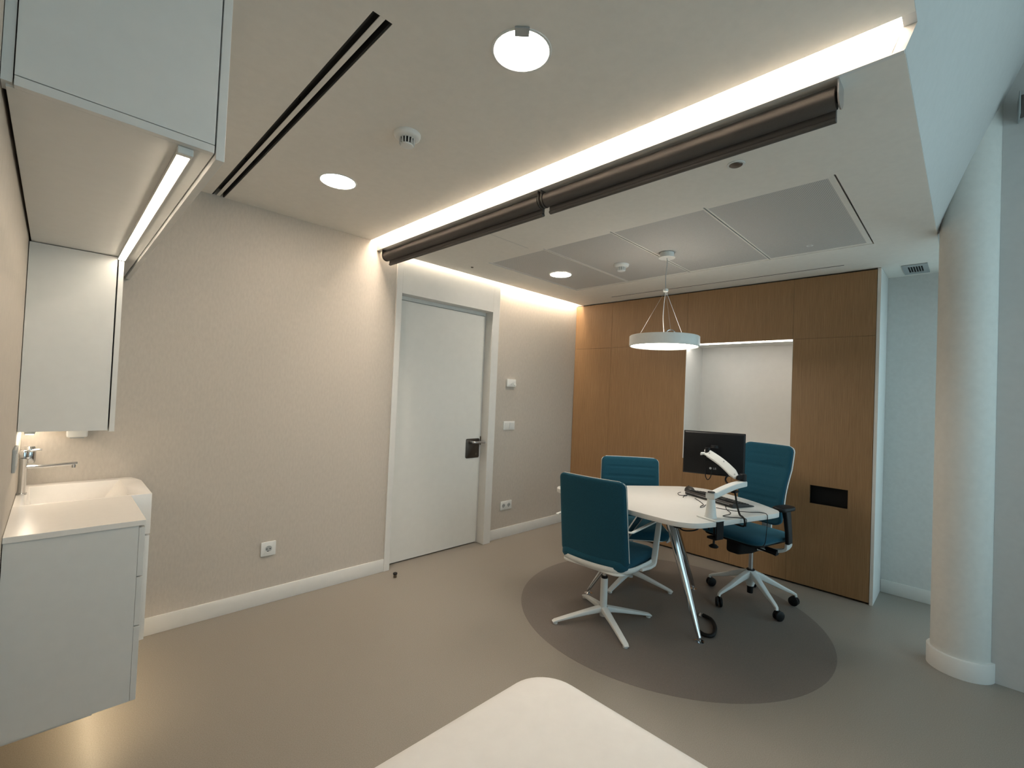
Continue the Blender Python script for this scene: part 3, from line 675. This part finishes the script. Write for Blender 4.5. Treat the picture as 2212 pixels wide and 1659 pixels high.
def visitor_chair(label):
    t = thing('visitor_chair', label, 'chair', (0, 0, 0), 0, 'teal visitor chairs on four star feet')
    # four star foot
    for k in range(4):
        a = radians(45+90*k+9)
        T = Matrix.Rotation(a, 4, 'Z')
        path = [T @ Vector(p) for p in ((.02, 0, .078), (.12, 0, .060), (.24, 0, .036), (.315, 0, .020), (.330, 0, .013))]
        ft_ = MB().sweep(path, rrect(-.019, .019, -.016, .010, .006, 3), scales=[(1.2, 1.3), (1.0, 1.0), (.92, .68), (.9, .45), (.75, .3)]).build('foot', m_whitem, t, smooth=50)
        MB().lathe([(0, 0.001), (.014, .001), (.015, .010), (0, .012)], 16, tuple(T @ Vector((.312, 0, 0)))).build('glide', m_white, ft_)
    MB().lathe([(0, .030), (.021, .030), (.0225, .05), (.0225, .260), (.0215, .265), (0, .265)], 32).build('pedestal', m_whitem, t)
    MB().lathe([(0, .2655), (.020, .2655), (.020, .278), (.0, .278)], 24).build('collar', m_black, t)
    MB().lathe([(0, .2785), (.012, .2785), (.012, .372), (0, .372)], 20).build('gas_lift', m_chrome, t)
    # seat shell: white band wrapping under the back and along the sides
    zb = .372
    ring = [(.235, .20), (.235, .225), (.12, .245), (.0, .244), (-.09, .236), (-.145, .212), (-.180, .16), (-.196, .08), (-.200, 0)]
    ring = ring[1:]+[(x, -y) for x, y in reversed(ring[1:-1])]
    path = spline([(x, y, .400) for x, y in ring], 4)
    prof = [(-.004, .016), (.004, .018), (.008, .006), (.004, -.010), (-.014, -.026), (-.024, -.024), (-.010, -.006)]
    MB().sweep(path, prof).build('seat_shell', m_whitem, t, smooth=60)
    MB().prism(rrect(-.19, .22, -.21, .21, .06, 6), .373, .386).build('seat_pan', m_whitem, t, bevel=.004)
    cushion(-.185, .265, .455, .3875, .455, .06, .012).build('seat', m_teal, t, smooth=60)
    bk, half, mid = back_mesh(.404, .918, .468, .452, .050, .10, radians(7.5), grooves=(.845, .77, .695, .62), r=.035, rb=.045)
    bk.v = [(x-.148, y, z) for x, y, z in bk.v]
    bk.build('backrest', m_teal, t, smooth=60)
    MB().tube([(x-.148, y, z) for x, y, z in rim_path(half, mid, .404, .918, -.004, .452)], .0020, 8).build('back_piping', m_white, t)
    for s_ in (1, -1):
        y = .262*s_
        pth = [(-.02, .246*s_, .392), (.06, y, .390), (.118, y, .392), (.128, y, .402), (.140, y, .45), (.178, y, .60), (.185, y, .640), (.180, y, .650), (.166, y, .653), (-.02, y, .645), (-.165, y, .640), (-.175, y-.004*s_, .640), (-.178, y-.02*s_, .640)]
        ups_ = [(0, s_, 0)]*len(pth)
        MB().sweep(pth, rrect(-.0085, .0085, -.018, .018, .005, 3), ups=ups_, scales=[1, 1, 1, 1, 1, .95, .85, .75, .62, .55, .50, .48, .42]).build('armrest', m_whitem, t, smooth=50)
    return t
vc = visitor_chair('teal visitor chair seen from behind, nearest the viewer')
vc.location = (2.500, 1.603, .001); vc.rotation_euler = (0, 0, radians(3))
dup(vc, (3.195, 1.820, .001), radians(220), 'teal visitor chair facing the viewer from beyond the table')

tcx, tcy = 3.569, 1.082
tk = thing('task_chair', 'teal high backed office chair on black castors', 'chair', (tcx, tcy, 0), radians(166))
for (ax, ay) in ((3.286,1.201),(3.387,.849),(3.745,.827),(3.574,1.392),(3.855,1.153)):
    pass
base_a = radians(-235-166+360)
angs = [atan2(ay-tcy, ax-tcx)-radians(166) for ax, ay in ((3.286,1.201),(3.387,.849),(3.745,.827),(3.855,1.153),(3.574,1.392))]
a0 = sum(((a-2*pi*k/5+pi) % (2*pi/5)) for k, a in enumerate(angs))/5
ref = angs[0]
for k in range(5):
    a = ref+2*pi*k/5; T = Matrix.Rotation(a, 4, 'Z')
    path = [T @ Vector(p) for p in ((.015, 0, .196), (.08, 0, .176), (.20, 0, .122), (.275, 0, .092), (.292, 0, .082), (.295, 0, .066))]
    ar_ = MB().sweep(path, rrect(-.019, .019, -.020, .014, .007, 3), ups=[T @ Vector((0, 0, 1))]*4+[T @ Vector((1, 0, .4)), T @ Vector((1, 0, 0))], scales=[(1.25, 1.5), (1.1, 1.2), (.85, .75), (.65, .5), (.5, .5), (.45, .45)]).build('base_arm', m_whitem, tk, smooth=50)
    cst = MB(); wa = a+.9+k*.8
    for s_ in (-1, 1):
        TT = Matrix.Translation(T @ Vector((.295, 0, .0330))) @ Matrix.Rotation(wa, 4, 'Z') @ Matrix.Translation((.014, 0, 0)) @ Matrix.Rotation(pi/2, 4, 'X')
        cst.lathe([(0, .004*s_), (.026, .004*s_), (.0315, .007*s_), (.032, .016*s_), (.026, .021*s_), (0, .022*s_)], 28, (0, 0, 0), TT)
    cst.cyl(T @ Vector((.295, 0, .03)), T @ Vector((.295, 0, .068)), .008, n=12)
    cst.build('castor', m_black, ar_)
MB().lathe([(0, .105), (.024, .105), (.030, .125), (.034, .205), (.030, .212), (0, .212)], 32).build('base_hub', m_whitem, tk)
MB().lathe([(0, .055), (.019, .055), (.020, .104), (0, .104)], 24).build('hub_plug', m_blackm, tk)
MB().lathe([(0, .2125), (.027, .2125), (.027, .222), (.0, .222)], 24).build('collar', m_black, tk)
MB().lathe([(0, .2225), (.015, .2225), (.015, .375), (0, .375)], 24).build('gas_lift', m_chrome, tk)
XF = .058
MB().prism([(-.12+XF, -.06), (.05+XF, -.075), (.17+XF, -.05), (.17+XF, .05), (.05+XF, .075), (-.12+XF, .06)], .362, .462).build('mechanism', m_blackm, tk, bevel=.022, seg=2)
MB().tube([(.02+XF, .05, .41), (.03+XF, .20, .405), (.035+XF, .225, .403)], .006, 10).build('lever', m_black, tk)
MB().cyl((-.03+XF, .12, .405), (-.03+XF, .20, .402), .018, n=20).build('tension_knob', m_black, tk)
MB().prism(rrect(-.20+XF, .23+XF, -.205, .205, .07, 6), .4625, .477).build('seat_pan', m_blackm, tk, bevel=.005)
cushion(-.195+XF, .255+XF, .455, .4775, .520, .08, .014).build('seat', m_teal, tk, smooth=60)
bk, half, mid = back_mesh(.545, 1.108, .315, .362, .042, .14, radians(8), grooves=(1.03, .955, .88, .805, .73, .655), r=.045, rb=.05, belly=.035)
XB = -.170+XF
bk.v = [(x+XB, y, z) for x, y, z in bk.v]
bk.build('backrest', m_teal, tk, smooth=60)
MB().sweep([(x+XB-.016, y, z) for x, y, z in rim_path(half, mid, .545, 1.108, 0, .60)], rrect(-.002, .002, -.006, .006, .0015, 2), up=(1, 0, 0.1)).build('back_shell', m_whitem, tk, smooth=60)
MB().sweep(spline([(-.10+XF, 0, .43), (-.20+XF, 0, .44), (-.245+XF, 0, .49), (-.240+XF, 0, .62), (-.245+XF, 0, .77)], 6), rrect(-.035, .035, -.008, .008, .005, 3), up=(1, 0, .2)).build('back_support', m_whitem, tk, smooth=60)
for s_ in (1, -1):
    MB().sweep(spline([(-.02+XF, .07*s_, .395), (-.05+XF, .17*s_, .405), (-.065+XF, .235*s_, .430), (-.065+XF, .252*s_, .475)], 5), rrect(-.024, .024, -.010, .010, .004, 3), up=(0, 0, 1)).build('arm_bracket', m_whitem, tk, smooth=60)
    MB().sweep([(-.062+XF, .254*s_, .478), (-.045+XF, .258*s_, .56), (-.030+XF, .256*s_, .65), (-.022+XF, .252*s_, .699 if s_ > 0 else .680)], rrect(-.013, .013, -.027, .027, .008, 3), up=(1, 0, 0), scales=[1, 1, 1.1, 1.25]).build('arm_post', m_black, tk, smooth=60)
    ya, yb = sorted((.205*s_, .292*s_))
    MB().prism(rrect(-.085+XF, .085+XF, ya, yb, .036, 6), *((.700, .727) if s_ > 0 else (.681, .707))).build('arm_pad', m_black, tk, bevel=.009, seg=3)

# ------------------------------------------------------------------ monitor and arm
mo = thing('monitor', 'black computer monitor seen from the back on a white arm', 'monitor', (3.181, 1.219, 1.049), radians(-70))
# local: -y is the back, towards the viewer; x runs along the width
B(-.192, .192, .004, .026, -.146, .146).build('screen_frame', m_black, mo, bevel=.003)
B(-.183, .183, .0255, .0268, -.134, .138).build('screen', m_blackm, mo, smooth=0)
MB().box(-.188, .188, -.018, .0035, -.142, .142).build('rear_housing', m_black, mo, bevel=.012, seg=3)
B(-.05, .05, -.0225, -.0182, -.05, .05).build('mount_plate', m_blackm, mo, smooth=0, bevel=.002)
# small pale emblem on the lower rear: a disc and two letters
lg = MB(); 
TL = Matrix(((1,0,0,.0),(0,0,-1,-.0183),(0,1,0,-.098),(0,0,0,1)))
lg.lathe([(0, 0), (.0075, 0), (.0075, .0006), (0, .0006)], 24, (-.016, 0, 0), TL)
for bx in ((.002, .004, -.006, .006), (.002, .008, -.006, -.004), (.011, .013, -.006, .006), (.011, .019, .004, .006), (.011, .019, -.006, -.004), (.017, .019, -.006, .0), (.015, .019, -.001, .001)):
    lg.box(bx[0], bx[1], bx[2], bx[3], 0, .0006, TL)
lg.build('emblem', m_grille, mo, smooth=0)
MB().tube(spline([(-.045, -.018, -.10), (-.045, -.03, -.15), (-.030, -.03, -.175), (-.012, -.026, -.150), (-.012, -.018, -.11)], 8), .003, 8).build('cable_loop', m_black, mo)

ma = thing('monitor_mount', 'white jointed monitor arm clamped to the table edge', 'mount')
pb = Vector((2.672, .985, 0))
# clamp
cdir = Vector((-.29, -.957, 0)).normalized()   # outward from the table edge
ang = atan2(cdir.y, cdir.x)
TC = Matrix.Translation((2.637, .9675, 0)) @ Matrix.Rotation(ang, 4, 'Z')
MB().box(.001, .009, -.028, .028, .640, .7425, TC).box(-.055, .001, -.028, .028, .636, .648, TC).build('clamp', m_blackm, ma, smooth=0, bevel=.0015)
MB().cyl(TC @ Vector((-.03, 0, .600)), TC @ Vector((-.03, 0, .7)), .006, n=14).lathe([(0, .588), (.022, .588), (.026, .594), (.014, .604), (0, .606)], 20, tuple(TC @ Vector((-.03, 0, 0)))).build('clamp_screw', m_black, ma)
MB().prism(rrect(-.125, .012, -.042, .042, .014, 4), .7405, .7475, TC).build('base_plate', m_whitem, ma, bevel=.002)
post = TC @ Vector((-.060, .004, 0))
MB().sweep([(post.x, post.y, z) for z in (.7478, .76, .80, .85)], [(.030*cos(a), .030*sin(a)) for a in [2*pi*i/28 for i in range(28)]], up=(1, 0, 0), scales=[1.12, 1.0, .86, .70]).build('post', m_whitem, ma, smooth=60)
el = Vector((3.075, .990, .875))
mid_ = post.lerp(el, .5)
p0 = Vector((post.x-.012, post.y+.002, .868))
pth = spline([p0, Vector((post.x+.06, post.y+.004, .868)), post.lerp(el, .40)+Vector((0, 0, .886-post.lerp(el, .40).z)), post.lerp(el, .7)+Vector((0, 0, .896-post.lerp(el, .7).z)), Vector((el.x, el.y, .897))], 6)
MB().sweep(pth, rrect(-.024, .024, -.017, .017, .007, 3), scales=[1.0]*len(pth)).build('lower_arm', m_whitem, ma, smooth=50)
MB().lathe([(0, .886), (.020, .886), (.019, .891), (0, .893)], 28, (post.x, post.y, 0)).build('pivot_cap', m_kb, ma)
B(-.03, .03, -.014, .014, -.010, 0).build('cable_clip', m_blackm, ma, loc=(2.935, .990, .868), smooth=0, bevel=.002)
MB().lathe([(0, .9145), (.021, .9145), (.021, .952), (.016, .958), (0, .958)], 28, (el.x-.012, el.y, 0)).build('elbow', m_black, ma)

MOr = Matrix.Rotation(radians(-70), 3, 'Z')
mc = Vector((3.181, 1.219, 1.049))
mback = mc + MOr @ Vector((0, -.023, 0))
ua0 = Vector((el.x-.035, el.y+.03, .936)); ua1 = mc + MOr @ Vector((-.035, -.105, .012))
ud = (ua1-ua0).normalized(); un = Vector((-.70, -.70, 0)); un = (un-ud*un.dot(ud)).normalized(); uw = ud.cross(un)
L = (ua1-ua0).length
def ua(t, h): return ua0+ud*(t*L)+uw*h*(-1 if uw.z < 0 else 1)
N_ = 14
pth = [ua(i/N_, .011*sin(pi*i/N_)) for i in range(N_+1)]
wid = [.60+.40*min(1, i/2) for i in range(N_+1)]
MB().sweep(pth, rrect(-.026, .026, -.015, .015, .006, 3), ups=[un]*(N_+1), scales=[(k*(1.0-.10*i/N_), 1) for i, k in enumerate(wid)]).build('upper_arm', m_white, ma, smooth=50)
# fork at the screen end, screws, joints
for sg in (1, -1):
    MB().sweep([ua1-ud*.004+uw*.0155*sg, ua1+ud*.012+uw*.0165*sg, ua1+Vector((-.012, .026, .004))+uw*.0175*sg], rrect(-.0055, .0055, -.012, .012, .002, 2), ups=[un]*3).build('fork', m_white, ma, smooth=50)
for t_ in (.06, .5, .93):
    c_ = ua(t_, .011*sin(pi*t_)+(.010 if t_ == .5 else 0)); MB().cyl(c_+un*.0152, c_+un*.0175, .0045, n=14).build('screw', m_grille, ma)
MB().sweep([Vector((el.x-.012, el.y, .942)), ua0+Vector((0, 0, -.004))], rrect(-.018, .018, -.014, .014, .005, 3)).build('elbow_link', m_black, ma, smooth=50)
MB().cyl(ua1+Vector((0, 0, -.022)), ua1+Vector((0, 0, .034)), .016, n=24).build('tilt_joint', m_black, ma)
MB().sweep([ua1, mback-MOr @ Vector((0, .004, 0))], rrect(-.020, .020, -.022, .022, .006, 3)).build('tilt_link', m_black, ma, smooth=50)
MB().lathe([(0, 0), (.026, 0), (.022, .016), (0, .018)], 28, tuple(mc + MOr @ Vector((.005, -.055, .044)))).build('tilt_cap', m_black, ma)
# cables of the monitor
cb = tag(MB().tube(spline([tuple(mback+Vector((.03, -.10, -.12))), (3.08, 1.10, .90), (2.95, 1.0, .862), (2.895, .965, .80), (2.842, .93, .7555), (2.818, .905, .748), (2.806, .8905, .736), (2.812, .896, .700), (2.86, .96, .690)], 8), .0055, 10).build('cable', m_black, None), 'thick black cable from the monitor arm over the table edge', 'cable')
cb2 = tag(MB().tube(spline([(3.05, 1.085, .7445), (2.95, 1.04, .7435), (2.885, .995, .7435), (2.83, .985, .7435), (2.765, .995, .7435), (2.77, .96, .7435), (2.80, .918, .7435), (2.812, .890, .7435), (2.806, .880, .735), (2.81, .885, .70)], 8), .0022, 8).build('cable', m_black, None), 'thin black keyboard cable zigzagging to the table edge', 'cable')
cb3 = tag(MB().tube(spline([(2.94, 1.10, .7435), (2.953, 1.0, .7435), (3.0, .93, .7435), (3.055, .885, .7435), (3.052, .855, .7435), (3.040, .843, .7425), (3.034, .836, .728), (3.034, .838, .66), (3.036, .85, .56), (3.05, .90, .535)], 8), .0020, 8).build('cable', m_black, None), 'thin black mouse cable hanging off the table near the chair', 'cable')
cb4 = tag(MB().tube(spline([(3.095, 1.30, .7435), (3.03, 1.24, .7435), (2.955, 1.185, .7435), (2.90, 1.178, .7435), (2.862, 1.165, .7435), (2.90, 1.160, .7435), (2.955, 1.172, .7435), (2.99, 1.15, .7435)], 8), .0020, 8).build('cable', m_black, None), 'thin black cable end curled on the white table beside the arm', 'cable')
cb5 = tag(MB().tube(spline([(3.165, 1.43, .752), (3.13, 1.435, .748), (3.10, 1.41, .7435), (3.12, 1.385, .7435), (3.145, 1.375, .744), (3.09, 1.375, .7435), (3.05, 1.36, .7435)], 8), .0022, 8).build('cable', m_black, None), 'small loop of black cable at the end of the keyboard', 'cable')
# keyboard
ka = atan2(-.342, -.147)
kb = thing('keyboard', 'long dark keyboard on the table in front of the office chair', 'keyboard', (3.185, 1.185, .7402), ka)
# local: x along the keyboard, +y towards the chair, raised at the rear
prof = [(-.088, .004), (-.088, .022), (-.080, .029), (-.040, .026), (.075, .012), (.098, .006), (.098, .0015), (-.080, .002)]
kc_ = MB().add([(x, y, z) for x in (-.205, .205) for y, z in prof], [tuple(range(7, -1, -1)), tuple(range(8, 16))]+[(i, (i+1) % 8, 8+(i+1) % 8, 8+i) for i in range(8)]); kc_ = kc_.build('keyboard_case', m_kb, kb, smooth=0, bevel=.002)
B(-.200, .180, -.0905, -.0882, .0165, .0190).build('silver_line', m_silver, kc_, smooth=0)
ky = MB()
for r_i in range(5):
    y0 = -.062+r_i*.027; z0_ = .0285-r_i*.0038
    for c_i in range(19):
        x0 = -.192+c_i*.0203
        ky.box(x0, x0+.0165, y0, y0+.021, z0_-.004, z0_+.003)
o_ = ky.build('keys', m_black, kc_, smooth=0); o_['kind'] = 'stuff'
ms = thing('computer_mouse', 'black computer mouse beyond the end of the keyboard', 'mouse', (3.300, 1.425, .7402), ka-radians(25))
vs = []; fs = []; nu_, nv_ = 20, 10
for j in range(nv_+1):
    p_ = (pi/2)*j/nv_
    for i in range(nu_):
        a = 2*pi*i/nu_; vs.append((.060*cos(a)*cos(p_)**.75, .033*sin(a)*cos(p_)**.75, .001+.036*sin(p_)))
for j in range(nv_):
    fs += [(j*nu_+i, j*nu_+(i+1) % nu_, (j+1)*nu_+(i+1) % nu_, (j+1)*nu_+i) for i in range(nu_)]
fs.append(tuple(range(nu_-1, -1, -1)))
MB().add(vs, fs).build('mouse_shell', m_kb, ms, smooth=60)
MB().cyl((-.028, -.004, .029), (-.028, .004, .029), .009, n=18).build('scroll_wheel', m_black, ms)
# coiled conduit on the floor
cd_ = tag(MB().tube(spline([(3.062, 1.180, .014), (3.040, 1.122, .016), (2.985, 1.078, .014), (2.915, 1.050, .0125), (2.845, 1.040, .0125), (2.820, 1.072, .0125), (2.835, 1.110, .0125)], 10), .011, 12, scales=[1+.10*(i % 2) for i in range(61)]).build('cable_conduit', m_black, None, loc=(-.018, .018, 0)), 'black ribbed cable conduit curling on the dark floor circle', 'conduit')
MB().cyl((3.062, 1.197, .001), (3.068, 1.193, .020), .013, n=16).build('end_fitting', m_silver, cd_)
# door stop
ds = thing('door_stop', 'small brown metal door stop on the floor by the door', 'door stop', (1.850, 2.985, 0))
MB().lathe([(0, .0005), (.012, .0005), (.012, .022), (.010, .024), (0, .024)], 24).build('stop_body', m_bronze, ds)
MB().lathe([(.009, .0242), (.0155, .0242), (.0160, .033), (.012, .036), (0, .036)], 24).build('rubber_ring', m_gap, ds)
# exam couch
ec = thing('exam_couch', 'cream upholstered examination couch with a rounded corner, nearest the viewer', 'couch', (.622, -.194, 0))
poly = rrect(-.325, .325, -.985, .985, .070, 10)
rings = [(.585, .985), (.590, 1.0), (.640, 1.0)]
vs = []; fs = []; n = len(poly)
ZC = .70
R_ = .045
lv = [(.575, .010), (.580, 0.0), (ZC-R_, 0.0)]+[(ZC-R_+R_*sin(t), R_*(1-cos(t))) for t in [radians(10*i) for i in range(1, 10)]]+[(ZC+.004, .12)]
for z, ins in lv:
    for x, y in rrect(-.325+ins, .325-ins, -.985+ins, .985-ins, max(.02, .105-ins*.6), 10): vs.append((x, y, z))
for k in range(len(lv)-1):
    fs += [(k*n+i, k*n+(i+1) % n, (k+1)*n+(i+1) % n, (k+1)*n+i) for i in range(n)]
fs += [tuple(range(n-1, -1, -1)), tuple((len(lv)-1)*n+i for i in range(n))]
MB().add(vs, fs).build('mattress', m_couch, ec, smooth=60)
B(-.29, .29, -.94, .94, .535, .574).build('couch_frame', m_whitem, ec, smooth=0, bevel=.004)
for x in (-.25, .25):
    for y in (-.85, .85):
        cl_ = MB().box(x-.025, x+.025, y-.025, y+.025, .012, .534).build('leg', m_whitem, ec, smooth=0, bevel=.004)
        MB().lathe([(0, .0005), (.03, .0005), (.03, .008), (.012, .0118), (0, .0118)], 24, (x, y, 0)).build('foot', m_black, cl_)
# rolled blind high on the wall past the column
rb2 = thing('roller_blind', 'grey blind roll high up on the wall past the round column', 'blind')
MB().cyl((XR-.062, -.66, 2.99), (XR-.062, -.165, 2.99), .055, n=32).build('blind_roll', m_blind, rb2)
B(XR-.12, XR-.002, -.163, -.157, 2.93, 3.05).build('bracket', m_grille, rb2, smooth=0, bevel=.004)
